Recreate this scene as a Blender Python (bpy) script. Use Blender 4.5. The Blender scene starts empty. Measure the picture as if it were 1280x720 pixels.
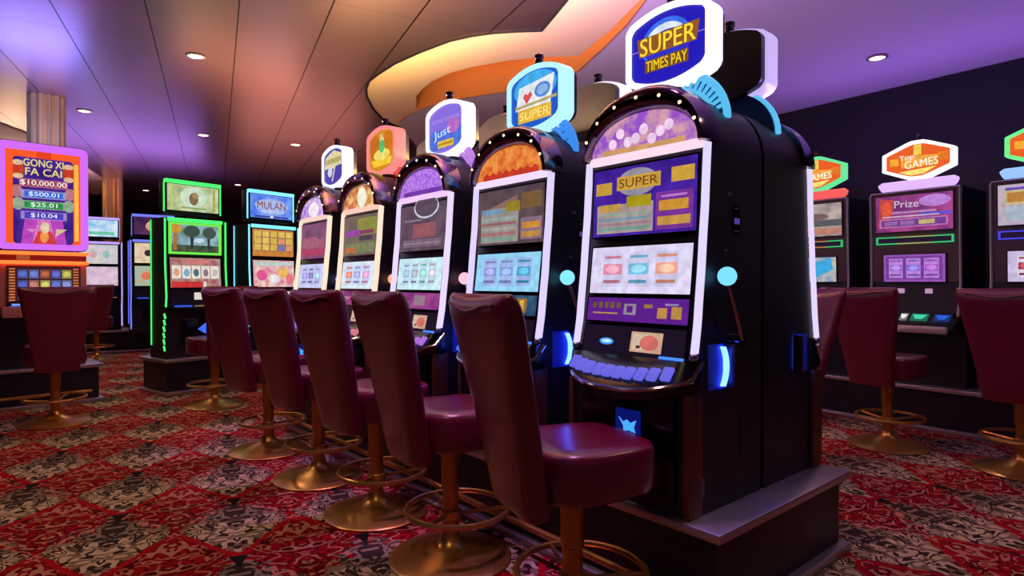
import bpy, bmesh, math, random
from mathutils import Vector, Matrix
R = math.radians
C = bpy.context.scene.collection
PI = math.pi

# ------------------------------------------------------------------ materials
def lin(c):
    out = []
    for v in c[:3]:
        v = v / 255.0
        out.append(v / 12.92 if v <= 0.04045 else ((v + 0.055) / 1.055) ** 2.4)
    return (out[0], out[1], out[2], 1.0)

MC = {}
def new_mat(name):
    m = bpy.data.materials.new(name); m.use_nodes = True
    return m, m.node_tree, m.node_tree.nodes['Principled BSDF']

def pm(name, col, rough=0.5, metal=0.0, coat=0.0, spec=0.5, vary=0.0, vscale=8.0):
    if name in MC: return MC[name]
    m, nt, b = new_mat(name)
    b.inputs['Base Color'].default_value = lin(col)
    b.inputs['Roughness'].default_value = rough
    b.inputs['Metallic'].default_value = metal
    b.inputs['Coat Weight'].default_value = coat; b.inputs['Coat Roughness'].default_value = .22
    b.inputs['Specular IOR Level'].default_value = spec
    tc = nt.nodes.new('ShaderNodeTexCoord')
    n = nt.nodes.new('ShaderNodeTexNoise'); n.inputs['Scale'].default_value = vscale
    n.inputs['Detail'].default_value = 4
    nt.links.new(tc.outputs['Object'], n.inputs['Vector'])
    mr = nt.nodes.new('ShaderNodeMapRange')
    mr.inputs['To Min'].default_value = max(0.02, rough - 0.02 - vary * .3)
    mr.inputs['To Max'].default_value = min(1, rough + 0.02 + vary * .3)
    nt.links.new(n.outputs['Fac'], mr.inputs['Value'])
    nt.links.new(mr.outputs['Result'], b.inputs['Roughness'])
    if vary:
        mx = nt.nodes.new('ShaderNodeMix'); mx.data_type = 'RGBA'
        c = lin(col)
        mx.inputs['A'].default_value = tuple(x * (1 - vary) for x in c[:3]) + (1,)
        mx.inputs['B'].default_value = tuple(min(1, x * (1 + vary)) for x in c[:3]) + (1,)
        nt.links.new(n.outputs['Fac'], mx.inputs['Factor'])
        nt.links.new(mx.outputs['Result'], b.inputs['Base Color'])
    MC[name] = m
    return m

def em(col, s=1.0):
    key = ('em', tuple(col), s)
    if key in MC: return MC[key]
    m, nt, b = new_mat('glow')
    b.inputs['Base Color'].default_value = (0.02, 0.02, 0.02, 1)
    b.inputs['Roughness'].default_value = 0.35
    b.inputs['Specular IOR Level'].default_value = 0.2
    b.inputs['Emission Color'].default_value = lin(col)
    b.inputs['Emission Strength'].default_value = s
    MC[key] = m
    return m

def noisy(ca, cb, scale=20.0, s=1.0):
    key = ('no', tuple(ca), tuple(cb), scale, s)
    if key in MC: return MC[key]
    m, nt, b = new_mat('screen_art')
    b.inputs['Base Color'].default_value = (0.02, 0.02, 0.02, 1)
    b.inputs['Roughness'].default_value = 0.35
    b.inputs['Specular IOR Level'].default_value = 0.2
    tc = nt.nodes.new('ShaderNodeTexCoord')
    n = nt.nodes.new('ShaderNodeTexNoise'); n.inputs['Scale'].default_value = scale
    n.inputs['Detail'].default_value = 3
    nt.links.new(tc.outputs['Object'], n.inputs['Vector'])
    cr = nt.nodes.new('ShaderNodeValToRGB')
    cr.color_ramp.elements[0].position = 0.36; cr.color_ramp.elements[0].color = lin(ca)
    cr.color_ramp.elements[1].position = 0.64; cr.color_ramp.elements[1].color = lin(cb)
    nt.links.new(n.outputs['Fac'], cr.inputs['Fac'])
    nt.links.new(cr.outputs['Color'], b.inputs['Emission Color'])
    b.inputs['Emission Strength'].default_value = s
    MC[key] = m
    return m

BLACK = pm('black_laminate', (29, 24, 42), 0.42, vary=.2)
BLACKGLOSS = pm('black_gloss', (8, 7, 12), 0.18)
DARKGREY = pm('dark_grey_paint', (34, 30, 36), 0.5)
CHROME = pm('chrome', (190, 185, 195), 0.12, 1.0)
DCHROME = pm('dark_chrome', (120, 105, 125), 0.13, 1.0)
BRASS = pm('brass', (215, 160, 88), 0.3, .75, vary=.12, vscale=14)
BRASS2 = pm('brushed_brass', (200, 135, 72), 0.38, .7, vary=.15, vscale=30)
STEEL = pm('brushed_steel', (205, 195, 210), 0.32, .85, vary=.05, vscale=5)
LEATHER = pm('burgundy_leather', (118, 9, 54), 0.33, coat=0.6, spec=.6, vary=.03, vscale=5)
PIPING = pm('burgundy_piping', (112, 22, 38), 0.34, coat=0.2)
BRONZE = pm('bronze_trim', (120, 70, 58), 0.4, 0.6, vary=.2)
TAUPE = pm('taupe_fascia', (104, 80, 88), 0.42, 0.2)
ROSE = pm('rose_lacquer', (225, 140, 140), 0.4)
GOLD = pm('polished_gold', (240, 196, 118), 0.25, .65)
BLUEGLOW = pm('blue_glow_tint', (45, 85, 245), .5)  # blue of the side lamp's glow, put into the panel colour
LABEL = pm('sticker_grey', (120, 110, 120), 0.6)
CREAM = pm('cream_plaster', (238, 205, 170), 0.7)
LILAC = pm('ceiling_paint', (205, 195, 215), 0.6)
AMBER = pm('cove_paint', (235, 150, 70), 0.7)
WALLD = pm('dark_wall', (20, 17, 30), 0.7, vary=.2)
SEAM = pm('seam_dark', (20, 14, 18), 0.6)

# ------------------------------------------------------------------ mesh builder
class MB:
    def __init__(s):
        s.bm = bmesh.new(); s.mats = []
    def mi(s, m):
        if m not in s.mats: s.mats.append(m)
        return s.mats.index(m)
    def face(s, pts, m):
        vs = [s.bm.verts.new(p) for p in pts]
        f = s.bm.faces.new(vs); f.material_index = s.mi(m); return f
    def merge(s, b2, m, M=None):
        idx = s.mi(m); mp = {}
        for v in b2.verts:
            mp[v] = s.bm.verts.new(M @ v.co if M else v.co)
        for f in b2.faces:
            try:
                g = s.bm.faces.new([mp[v] for v in f.verts]); g.material_index = idx
            except ValueError: pass
        b2.free()
    def box(s, x0, x1, y0, y1, z0, z1, m, bev=0.0, seg=2, M=None):
        b = bmesh.new(); bmesh.ops.create_cube(b, size=1)
        for v in b.verts:
            v.co = Vector(((x0 + x1) / 2 + v.co.x * (x1 - x0), (y0 + y1) / 2 + v.co.y * (y1 - y0), (z0 + z1) / 2 + v.co.z * (z1 - z0)))
        if bev: bmesh.ops.bevel(b, geom=b.edges[:], offset=bev, segments=seg, affect='EDGES', profile=0.5)
        s.merge(b, m, M)
    def prism(s, poly, y0, y1, m, M=None):            # poly in (x,z), extruded along y
        b = bmesh.new(); n = len(poly)
        a = [b.verts.new((p[0], y0, p[1])) for p in poly]
        c = [b.verts.new((p[0], y1, p[1])) for p in poly]
        b.faces.new(a); b.faces.new(c[::-1])
        for i in range(n): b.faces.new((a[i], c[i], c[(i + 1) % n], a[(i + 1) % n]))
        bmesh.ops.recalc_face_normals(b, faces=b.faces[:])
        s.merge(b, m, M)
    def slab(s, poly, z0, z1, m, M=None):             # poly in (x,y), extruded along z
        b = bmesh.new(); n = len(poly)
        a = [b.verts.new((p[0], p[1], z0)) for p in poly]
        c = [b.verts.new((p[0], p[1], z1)) for p in poly]
        b.faces.new(a); b.faces.new(c[::-1])
        for i in range(n): b.faces.new((a[i], c[i], c[(i + 1) % n], a[(i + 1) % n]))
        bmesh.ops.recalc_face_normals(b, faces=b.faces[:])
        s.merge(b, m, M)
    def ring(s, outer, inner, y0, y1, m):             # frame between two outlines (x,z)
        b = bmesh.new(); n = len(outer)
        L = [[b.verts.new((p[0], y, p[1])) for p in pl] for pl, y in ((outer, y0), (outer, y1), (inner, y1), (inner, y0))]
        for k in range(4):
            A, B = L[k], L[(k + 1) % 4]
            for i in range(n): b.faces.new((A[i], B[i], B[(i + 1) % n], A[(i + 1) % n]))
        bmesh.ops.recalc_face_normals(b, faces=b.faces[:])
        s.merge(b, m)
    def loft(s, rings, m, cap=True):
        b = bmesh.new(); V = [[b.verts.new(p) for p in r] for r in rings]; n = len(rings[0])
        for A, B in zip(V, V[1:]):
            for i in range(n): b.faces.new((A[i], A[(i + 1) % n], B[(i + 1) % n], B[i]))
        if cap:
            b.faces.new(V[0][::-1]); b.faces.new(V[-1])
        bmesh.ops.recalc_face_normals(b, faces=b.faces[:])
        s.merge(b, m)
    def tube(s, pts, r, m, seg=8, closed=False):
        pts = [Vector(p) for p in pts]; n = len(pts); rings = []
        up = None
        for i, p in enumerate(pts):
            if closed: t = pts[(i + 1) % n] - pts[i - 1]
            else: t = pts[min(i + 1, n - 1)] - pts[max(i - 1, 0)]
            t.normalize()
            if up is None:
                up = Vector((0, 0, 1)) if abs(t.z) < .9 else Vector((1, 0, 0))
            a = t.cross(up); a.normalize(); bb = a.cross(t); bb.normalize(); up = bb
            rr = r[i] if isinstance(r, (list, tuple)) else r
            rings.append([p + (a * math.cos(2 * PI * k / seg) + bb * math.sin(2 * PI * k / seg)) * rr for k in range(seg)])
        if closed: rings.append(rings[0])
        s.loft(rings, m, cap=not closed)
    def lathe(s, prof, c, m, seg=32):
        rings = [[(c[0] + r * math.cos(2 * PI * k / seg), c[1] + r * math.sin(2 * PI * k / seg), c[2] + z) for k in range(seg)] for r, z in prof]
        s.loft(rings, m)
    def ball(s, c, r, m, sc=(1, 1, 1)):
        b = bmesh.new(); bmesh.ops.create_uvsphere(b, u_segments=16, v_segments=10, radius=r)
        s.merge(b, m, Matrix.Translation(c) @ Matrix.Diagonal((*sc, 1)))
    def build(s, name, parent=None, M=None, sharp=35, smooth=True, loc=None):
        bmesh.ops.remove_doubles(s.bm, verts=s.bm.verts, dist=1e-6)
        if M: s.bm.transform(M)
        me = bpy.data.meshes.new(name); s.bm.to_mesh(me); s.bm.free()
        for m in s.mats: me.materials.append(m)
        if smooth:
            for p in me.polygons: p.use_smooth = True
            me.set_sharp_from_angle(angle=R(sharp))
        o = bpy.data.objects.new(name, me); C.objects.link(o)
        if parent: o.parent = parent
        if loc: o.location = loc
        return o

def thing(name, label, cat, loc=(0, 0, 0), rz=0.0, group=None):
    o = bpy.data.objects.new(name, None); C.objects.link(o)
    o.location = loc; o.rotation_euler = (0, 0, rz); o.empty_display_size = .1
    o['label'] = label; o['category'] = cat
    if group: o['group'] = group
    return o
def tag(o, label, cat, group=None):
    o['label'] = label; o['category'] = cat
    if group: o['group'] = group
    return o
def struct(o):
    o['kind'] = 'structure'; return o
def dup(root, loc, rz, label, group=None):
    r = root.copy(); C.objects.link(r); r.location = loc; r.rotation_euler = (0, 0, rz); r['label'] = label
    if group: r['group'] = group
    for ch in list(root.children):
        c = ch.copy(); C.objects.link(c); c.parent = r
        for g in ch.children:
            d = g.copy(); C.objects.link(d); d.parent = c
    return r

# ------------------------------------------------------------------ text and screens
TXT = {}
def text_geo(s, bold=0.0, shear=0.0):
    k = (s, bold, shear)
    if k in TXT: return TXT[k]
    cu = bpy.data.curves.new('lettering', 'FONT'); cu.body = s; cu.size = 1; cu.offset = bold; cu.shear = shear
    cu.resolution_u = 3
    ob = bpy.data.objects.new('lettering', cu); C.objects.link(ob)
    dg = bpy.context.evaluated_depsgraph_get(); ev = ob.evaluated_get(dg); me = ev.to_mesh()
    vs = [(v.co.x, v.co.y) for v in me.vertices]; fs = [tuple(p.vertices) for p in me.polygons]
    ev.to_mesh_clear(); bpy.data.objects.remove(ob); bpy.data.curves.remove(cu)
    x0 = min(v[0] for v in vs); x1 = max(v[0] for v in vs); y0 = min(v[1] for v in vs); y1 = max(v[1] for v in vs)
    vs = [((x - (x0 + x1) / 2) / (x1 - x0), (y - (y0 + y1) / 2) / (y1 - y0)) for x, y in vs]
    TXT[k] = (vs, fs)
    return TXT[k]

def draw(mb, shapes, w, h, y=0.0, ox=0.0, oz=0.0, dy=0.0005):
    """flat coloured shapes of a screen; unit coordinates, origin lower left"""
    X = lambda u: ox + (u - .5) * w
    Z = lambda v: oz + (v - .5) * h
    for i, sh in enumerate(shapes):
        yy = y - dy * (i + 1); k = sh[0]
        mat = sh[-1] if not isinstance(sh[-1], tuple) else (em(sh[-1]) if k == 't' else noisy(dim(sh[-1], .92), tuple(min(255, int(v * 1.04)) for v in sh[-1]), 24.0))
        if k == 'r':
            _, a, b, c, d, _m = sh
            mb.face([(X(a), yy, Z(b)), (X(c), yy, Z(b)), (X(c), yy, Z(d)), (X(a), yy, Z(d))], mat)
        elif k == 'e':
            _, cx, cy, rx, ry, _m = sh
            mb.face([(X(cx + rx * math.cos(t * PI / 12)), yy, Z(cy + ry * math.sin(t * PI / 12))) for t in range(24)], mat)
        elif k == 'p':
            mb.face([(X(a), yy, Z(b)) for a, b in sh[1]], mat)
        elif k == 't':
            _, s, cx, cy, tw, th, rot, _m = sh
            vs, fs = text_geo(s); idx = mb.mi(mat); ca, sa = math.cos(rot), math.sin(rot)
            for q in (-1, 0, 1):                      # three slightly shifted copies make the strokes bold
                V = []
                for a, b in vs:
                    px, pz = (a * tw + q * .012 * th * h / w) * w, b * th * h
                    V.append(mb.bm.verts.new((X(cx) + px * ca - pz * sa, yy - q * .00008, Z(cy) + px * sa + pz * ca)))
                for f in fs:
                    g = mb.bm.faces.new([V[j] for j in f]); g.material_index = idx

def screen(name, parent, w, h, c, tilt, shapes, bezel=None, thick=0.012, rim=0.006):
    """panel whose picture faces -y, centred at c, leaning by tilt about x"""
    mb = MB()
    mb.box(-w / 2 - rim, w / 2 + rim, 0, thick, -h / 2 - rim, h / 2 + rim, bezel or BLACKGLOSS)
    draw(mb, shapes, w, h)
    o = mb.build(name, parent, smooth=False)
    o.location = c; o.rotation_euler = (tilt, 0, 0)
    return o

rnd = random.Random(7)
def rc(lo=60, hi=200):
    return (rnd.randint(lo, hi), rnd.randint(lo, hi), rnd.randint(lo, hi))
def dim(c, k): return tuple(int(v * k) for v in c)

def reels(n, bg, card, cols, x0=.1, x1=.92, y0=.14, y1=.86):
    sh = [('r', 0, 0, 1, 1, bg)]
    wd = (x1 - x0) / n
    for i in range(n):
        a = x0 + i * wd + wd * .1; b = x0 + (i + 1) * wd - wd * .1; c = cols[i % len(cols)]
        sh.append(('r', a, y0, b, y1, card))
        m = (a + b) / 2; q = (y1 - y0)
        sh.append(('r', a + .01, y0 + q * .36, b - .01, y0 + q * .68, c))
        sh.append(('e', m, y0 + q * .52, (b - a) * .34, q * .12, tuple(min(255, v + 40) for v in c)))
        sh.append(('r', a + .02, y0 + q * .1, b - .02, y0 + q * .2, dim(c, .8)))
        sh.append(('r', a + .02, y0 + q * .84, b - .02, y0 + q * .92, dim(c, .9)))
    return sh

# ------------------------------------------------------------------ signs
def outline(w, hs, ha, hexy=False, grow=0.0):
    pts = []; n = 13
    def top(x):
        u = abs(2 * x / w)
        k = 1 - u * u if not hexy else min(1, (1 - u) / .8)
        return hs / 2 + (ha - hs) / 2 * k
    xs = [-w / 2 + w * i / (n - 1) for i in range(n)]
    c = .02 if not hexy else .006
    up = []
    for i, x in enumerate(xs):
        z = top(x)
        if i == 0: up += [(x, z - c), (x + c * .3, z - c * .3), (x + c, top(x + c))]
        elif i == n - 1: up += [(x - c, top(x - c)), (x - c * .3, z - c * .3), (x, z - c)]
        else: up.append((x, z))
    dn = [(x, -z) for x, z in reversed(up)]
    res = up + dn
    if grow:
        fx = (w / 2 + grow) / (w / 2); fz = (ha / 2 + grow) / (ha / 2)
        res = [(x * fx, z * fz) for x, z in res]
    return res

def sign(parent, w, hs, ha, y0, y1, zc, led, shapes, hexy=False, bord=.03, back=.06, bg=(30, 20, 150), beacon=True, face_w=None):
    shift = lambda pl: [(x, z + zc) for x, z in pl]
    out = shift(outline(w, hs, ha, hexy)); inn = shift(outline(w, hs, ha, hexy, -bord))
    mb = MB(); mb.prism(shift(outline(w, hs, ha, hexy, -.012)), y0 + .03, y1 + back, BLACK)
    mb.tube([(0, (y0 + y1) / 2 + back / 2, zc - ha / 2 - .11), (0, (y0 + y1) / 2 + back / 2, zc - ha / 2 + .02)], .035, DARKGREY, 12)
    s = mb.build('sign', parent)
    mb = MB(); mb.ring(out, inn, y0, y1, led); mb.build('sign_border', s)
    mb = MB()
    mb.prism(inn, y0 + .012, y0 + .029, em(bg) if isinstance(bg, tuple) else bg)
    draw(mb, shapes, w - 2 * bord, ha - 2 * bord, y0 + .012, 0, zc)
    mb.build('sign_face', s, smooth=False)
    if beacon:
        mb = MB(); zz = zc + ha / 2
        mb.lathe([(.016, -.01), (.02, .004), (.02, .02), (.017, .022), (.017, .034), (.021, .036), (.021, .052), (.012, .056)], (0, (y0 + y1) / 2, zz), DCHROME, 16)
        mb.build('beacon', s)
    return s

# ------------------------------------------------------------------ arched cabinet of the central island
PLZ = .325
def fy(z):                     # front profile of the arched cabinet
    pts = [(0, -.10), (.36, -.10), (.47, -.085), (.62, -.05), (.80, -.022), (1.0, -.004), (1.2, 0), (1.5, 0.02)]
    for (a, b), (c, d) in zip(pts, pts[1:]):
        if z <= c: return b + (d - b) * (z - a) / (c - a)
    return .02
def arch_slot(label, loc, rz, p, group):
    t = thing('slot_machine', label, 'slot machine', loc, rz, group)
    HW, D = .25, .35
    # cabinet shell
    levels = [(z, HW) for z in (0, .2, .36, .42, .47, .55, .62, .7, .8, .9, 1.0, 1.1, 1.2)]
    for k in range(1, 12):
        a = PI / 2 * k / 12
        levels.append((1.2 + .225 * math.sin(a), HW * math.cos(a) ** .8))
    levels.append((1.425, .02))
    b = bmesh.new(); rows = []
    for z, hw in levels:
        f = fy(z)
        rows.append([b.verts.new(q) for q in ((-hw, f, z), (hw, f, z), (hw, D, z), (-hw, D, z))])
    for A, B in zip(rows, rows[1:]):
        for i in range(4): b.faces.new((A[i], A[(i + 1) % 4], B[(i + 1) % 4], B[i]))
    b.faces.new(rows[0][::-1]); b.faces.new(rows[-1])
    bmesh.ops.recalc_face_normals(b, faces=b.faces[:])
    mb = MB(); mb.merge(b, BLACK); cab = mb.build('cabinet', t)
    # side fittings: vent slats, sticker
    mb = MB()
    for k in range(7): mb.box(HW, HW + .003, .2, .26, .16 + k * .022, .168 + k * .022, DARKGREY)
    mb.build('vent', cab)
    mb = MB(); mb.box(HW, HW + .002, .155, .2, .92, 1.02, BLACKGLOSS); mb.box(HW + .001, HW + .004, .162, .193, .955, .975, em((110, 80, 200), .5))
    mb.box(HW + .001, HW + .003, .16, .185, 1.005, 1.011, LABEL); mb.box(HW + .001, HW + .003, .16, .19, .928, .933, LABEL); mb.build('sticker', cab)
    for q in ((.12, .14, 1.05, 1.06), (.1, .118, .86, .867), (-.06, -.02, .06, .12)):
        mb = MB(); mb.box(HW - .001, HW + .003, *q, LABEL); mb.build('sticker', cab)
    for s in (-1, 1):
        mb = MB(); mb.box(s * HW - .018, s * HW + .004, -.112, -.03, 0.004, .40, BRONZE, .004)
        mb.build('corner_trim', cab)
    # lower door
    mb = MB(); mb.box(-.2, .2, -.115, -.1, .05, .39, BLACKGLOSS, .006)
    mb.box(-.035, .07, -.119, -.114, .22, .32, em((8, 22, 120), .7))
    mb.prism([(-.02, .29), (.0, .275), (.015, .285), (.03, .275), (.055, .288), (.045, .262), (.052, .245), (.02, .25), (.0, .24), (.002, .262)], -.122, -.119, em((70, 160, 255), 1.2))
    mb.build('lower_door', cab)
    # screens
    def panel(nm, z0, z1, w, shapes):
        y0, y1 = fy(z0), fy(z1); tl = -math.atan2(y1 - y0, z1 - z0)
        screen(nm, t, w, (z1 - z0), (0, (y0 + y1) / 2 - .016, (z0 + z1) / 2), tl, shapes)
    panel('upper_screen', .925, 1.175, .448, p['upper'])
    panel('reel_screen', .715, .885, .435, p['reels'])
    panel('paytable_strip', .615, .70, .437, p['belly'])
    ya, yb = fy(.5), fy(.6)
    screen('service_panel', t, .437, .105, (0, (ya + yb) / 2 - .013, .548), -math.atan2(yb - ya, .1), [
        ('r', 0, 0, 1, 1, (14, 8, 28)), ('e', .25, .45, .075, .12, (60, 150, 255)), ('e', .25, .46, .055, .06, (190, 235, 255)),
        ('r', .5, .18, .8, .85, (205, 165, 140)), ('r', .52, .25, .66, .78, (215, 190, 165)), ('e', .68, .5, .09, .25, (210, 110, 100)), ('r', .56, .3, .6, .4, (60, 40, 40))])
    # light bar and light strips
    mb = MB(); mb.box(-.245, .245, -.026, 0.01, 1.197, 1.225, p['bar'], .006); mb.build('light_bar', t)
    for s in (-1, 1):
        rings = []
        for k in range(25):
            z = .528 + (1.21 - .528) * k / 24; f = fy(z) - .012 * math.sin(PI * k / 24)
            x0, x1 = s * .2495, s * .2605
            rings.append([(x0, f - .027, z), (x1, f - .024, z), (x1, f + .004, z), (x0, f + .004, z)])
        mb = MB(); mb.loft(rings, p['strip']); mb.build('light_strip', t)
        mb = MB(); mb.ball((s * .254, fy(.52) - .014, .516), .014, CHROME); mb.build('strip_cap', t)
    # arch
    zb = 1.215
    rings = []
    for k in range(33):
        a = PI * k / 32; ca, sa = math.cos(a), math.sin(a)
        ex = lambda r: r * (abs(ca) ** .9) * (1 if ca >= 0 else -1)
        o = (ex(.266), zb + .228 * sa); i = (ex(.235), zb + .142 * sa)
        m1 = (o[0] * .8 + i[0] * .2, o[1] * .8 + i[1] * .2); m2 = (o[0] * .35 + i[0] * .65, o[1] * .35 + i[1] * .65)
        rings.append([(o[0], .05, o[1]), (o[0], -.02, o[1]), (m1[0], -.052, m1[1]), (m2[0], -.056, m2[1]), (i[0], -.03, i[1]), (i[0], .05, i[1])])
    mb = MB(); mb.loft(rings, DCHROME); arch = mb.build('chrome_arch', t, sharp=60)
    for k in range(7):
        a = PI * (.12 + .76 * k / 6)
        mb = MB(); mb.ball((.25 * math.cos(a), -.054, zb + .187 * math.sin(a)), .0065, em((255, 225, 180), 1.6)); mb.build('arch_glint', arch)  # glowing dots stand in for highlights on the chrome
    pl = [(.236 * math.cos(PI * k / 24), zb + .012 + .135 * math.sin(PI * k / 24)) for k in range(25)]
    mb = MB(); mb.prism(pl, -.02, .03, p['topper'][0])
    draw(mb, p['topper'][1], .472, .147, -.02, 0, zb + .0735); mb.build('topper_glass', t, smooth=False)
    # crown behind the arch
    mb = MB(); cz = 1.33; arcp = [(.215 * math.cos(PI * k / 24), .178, cz + .195 * math.sin(PI * k / 24)) for k in range(25)]
    mb.tube(arcp, .014, p['crown'], 8)
    mb.tube([(x * .76, y, cz + (z - cz) * .72) for x, y, z in arcp], .008, p['crown'], 6)
    if p['crown_kind'] == 'slats':
        for k in range(2, 23):
            x, y, z = arcp[k]; mb.tube([(x * .76, y, cz + (z - cz) * .72), (x, y, z)], .0065, p['crown'], 6)
    else:
        for k in range(1, 24):
            x, y, z = arcp[k]; q = .88 + (.05 if k % 2 else -.05)
            mb.ball((x * q, y, cz + (z - cz) * q), .017, p['crown'], (1, .6, 1))
    mb.prism([(x * .99, z) for x, y, z in arcp], .19, .2, p['crown_back'])
    mb.build('crown_light', t)
    # sign
    sign(t, .37, .215, .305, .118, .198, p.get('sz', 1.6), p['led'], p['sign'], bg=p['signbg'], bord=.021, back=.03)
    # button deck: slopes down to a bowed front lip
    def lip(x):
        u = x / .27; bow = 1 - abs(u) ** 2.6
        return (-.1 - .115 * bow, .45 - .045 * bow)
    xs = [-.262 + .524 * k / 24 for k in range(25)]
    b = bmesh.new(); rows = []
    for x in xs:
        ly, lz = lip(x)
        rows.append([b.verts.new(q) for q in ((x, -.055, .512), (x, -.1, .5), (x, ly, lz), (x, ly + .012, lz - .035), (x, -.055, .40))])
    for A, B in zip(rows, rows[1:]):
        for i in range(5): b.faces.new((A[i], A[(i + 1) % 5], B[(i + 1) % 5], B[i]))
    b.faces.new(rows[0]); b.faces.new(rows[-1][::-1])
    bmesh.ops.recalc_face_normals(b, faces=b.faces[:])
    mb = MB(); mb.merge(b, BLACKGLOSS); deck = mb.build('button_deck', t)
    mb = MB(); mb.tube([(-.266, -.06, .5)] + [(x, lip(x)[0], lip(x)[1] - .002) for x in xs] + [(.266, -.06, .5)], .008, CHROME, 8); mb.build('deck_rail', deck)
    for gx, n in ((-.165, 3), (-.005, 4), (.15, 3)):
        for k in range(n):
            x = gx + (k - (n - 1) / 2) * .044; ly, lz = lip(x)
            m_ = Vector((x, -.1 * .45 + ly * .55, .5 * .45 + lz * .55)); an = math.atan2(.5 - lz, -.1 - ly)
            mm = Matrix.Translation(m_) @ Matrix.Rotation(an, 4, 'X')
            mb = MB(); mb.box(-.019, .019, -.026, .026, .0, .014, em(p['btn'], .8), .006, M=mm); mb.build('button', deck)
    mb = MB(); mb.box(.13, .22, -.1, -.085, .502, .51, em((70, 130, 255), 1.3)); mb.box(-.2, .2, -.075, -.06, .508, .517, BRONZE); mb.build('deck_light', deck)
    # side crescent lamps, lever
    for s in (-1, 1):
        mb = MB()
        rings = []
        for k in range(13):
            a = -1 + 2 * k / 12; z = .475 + .066 * a; y = .095 - .022 * a * a
            rings.append([(s * .2505, y - .003, z), (s * .265, y - .002, z), (s * .268, y + .01, z), (s * .2505, y + .014, z)])
        mb.loft(rings, em((60, 92, 255), 9.0)); cr = mb.build('side_lamp', t)
        mb = MB()
        x0, x1 = (s * .252, s * .288) if s > 0 else (s * .288, s * .252)
        mb.box(x0, x1, .108, .128, .40, .55, BLACK, .006); mb.build('lamp_shroud', cr)
        x0, x1 = (.2495, .253) if s > 0 else (-.253, -.2495)
        mb = MB(); mb.box(x0, x1, -.0, .09, .40, .55, BLUEGLOW); mb.build('lamp_glow_panel', cr)  # added panel, its blue stands for lamp glow on the black side
    lv = MB(); lv.tube([(.25, .145, .56), (.292, .145, .56)], .022, DCHROME, 14); lever = lv.build('lever', t)
    mb = MB(); mb.tube([(.29, .145, .56), (.291, .10, .66), (.292, .05, .755)], [.008, .007, .006], CHROME, 8); mb.build('lever_arm', lever)
    mb = MB(); mb.ball((.293, .045, .775), .031, em(p['ball'], 1.15)); mb.build('lever_knob', lever)
    return t

# ------------------------------------------------------------------ geometry of the room
H = 1.08; F = 760.0
Zc = 2.92
ra = R(40.5)
U = Vector((-math.sin(ra), math.cos(ra))); V = Vector((math.cos(ra), math.sin(ra)))
C0 = Vector((.618, 1.80))
def bank(w, t): return C0 + U * w + V * t
rzB = -(PI / 2 - ra)

def paytable(bgA, bgB, title, tcol, accent):
    sh = [('r', 0, 0, 1, 1, noisy(bgA, bgB, 14))]
    sh += [('e', .45, .76, .2, .2, (150, 145, 160)), ('r', .25, .66, .68, .86, accent), ('t', title, .465, .76, .38, .13, 0, tcol)]
    sh += [('r', .03, .62, .2, .8, accent), ('r', .78, .68, .98, .88, accent), ('r', .05, .04, .62, .46, (170, 150, 150)), ('r', .07, .36, .3, .47, (190, 150, 70)), ('r', .36, .4, .6, .56, (170, 150, 20))]
    for k in range(4):
        sh.append(('r', .07, .08 + k * .07, .6, .12 + k * .07, [(110, 160, 150), (160, 130, 140), (120, 150, 170), (150, 170, 150)][k]))
    sh += [('r', .65, .04, .98, .56, (120, 50, 150)), ('r', .68, .3, .94, .44, (210, 150, 50)), ('r', .67, .1, .96, .22, (200, 150, 70)), ('r', .7, .48, .93, .51, (190, 120, 210))]
    return sh

def belly(bg, acc):
    sh = [('r', 0, 0, 1, 1, bg)]
    for k in range(5): sh.append(('r', .06 + k * .065, .55, .1 + k * .065, .8, dim(acc, .6)))
    sh += [('r', .07, .3, .34, .36, acc), ('r', .4, .3, .52, .75, (150, 140, 150)), ('r', .43, .38, .49, .66, bg), ('r', .6, .6, .68, .75, dim(acc, .8))]
    sh += [('r', .73, .2, .82, .62, acc), ('r', .86, .2, .95, .68, acc), ('r', .8, .72, .92, .8, (150, 130, 170))]
    return sh

LED_W = em((250, 240, 255), 1.25)
P = []
# 1 (nearest)
P.append(dict(sz=1.628,
    upper=paytable((52, 22, 130), (70, 34, 165), 'SUPER', (110, 70, 20), (205, 160, 60)),
    reels=reels(3, (225, 218, 250), (210, 205, 240), [(225, 140, 165), (120, 190, 235), (245, 165, 140)]),
    belly=belly((92, 28, 140), (190, 140, 70)),
    bar=em((255, 222, 240), 1.0), strip=em((226, 212, 255), 1.05),
    topper=(noisy((150, 80, 200), (215, 160, 170), 25), [('r', .12, .06, .88, .2, (215, 160, 110))] + [('e', .22 + .075 * k, .26 + .3 * math.sin(.5 + k * 1.1) ** 2, .04, .13, (250, 215, 250)) for k in range(8)]),
    crown=em((90, 190, 240), 1.0), crown_back=pm('blue_acrylic', (30, 90, 150), .3), crown_kind='slats',
    led=LED_W, signbg=(36, 28, 185), ball=(120, 215, 255), btn=(110, 110, 245),
    sign=[('e', .47, .58, .33, .33, (60, 110, 235)), ('e', .47, .56, .29, .28, (225, 235, 255)), ('e', .5, .5, .3, .24, (50, 50, 200)),
          ('r', -.0, .545, 1.0, .555, (180, 140, 240)), ('p', [(.12, .45), (.88, .45), (.92, .72), (.08, .72)], (150, 90, 40)), ('t', 'SUPER', .5, .585, .74, .25, 0, (255, 225, 60)),
          ('r', .2, .2, .78, .38, (120, 80, 30)), ('t', 'TIMES PAY', .49, .29, .55, .15, 0, (255, 215, 40))]))
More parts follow.
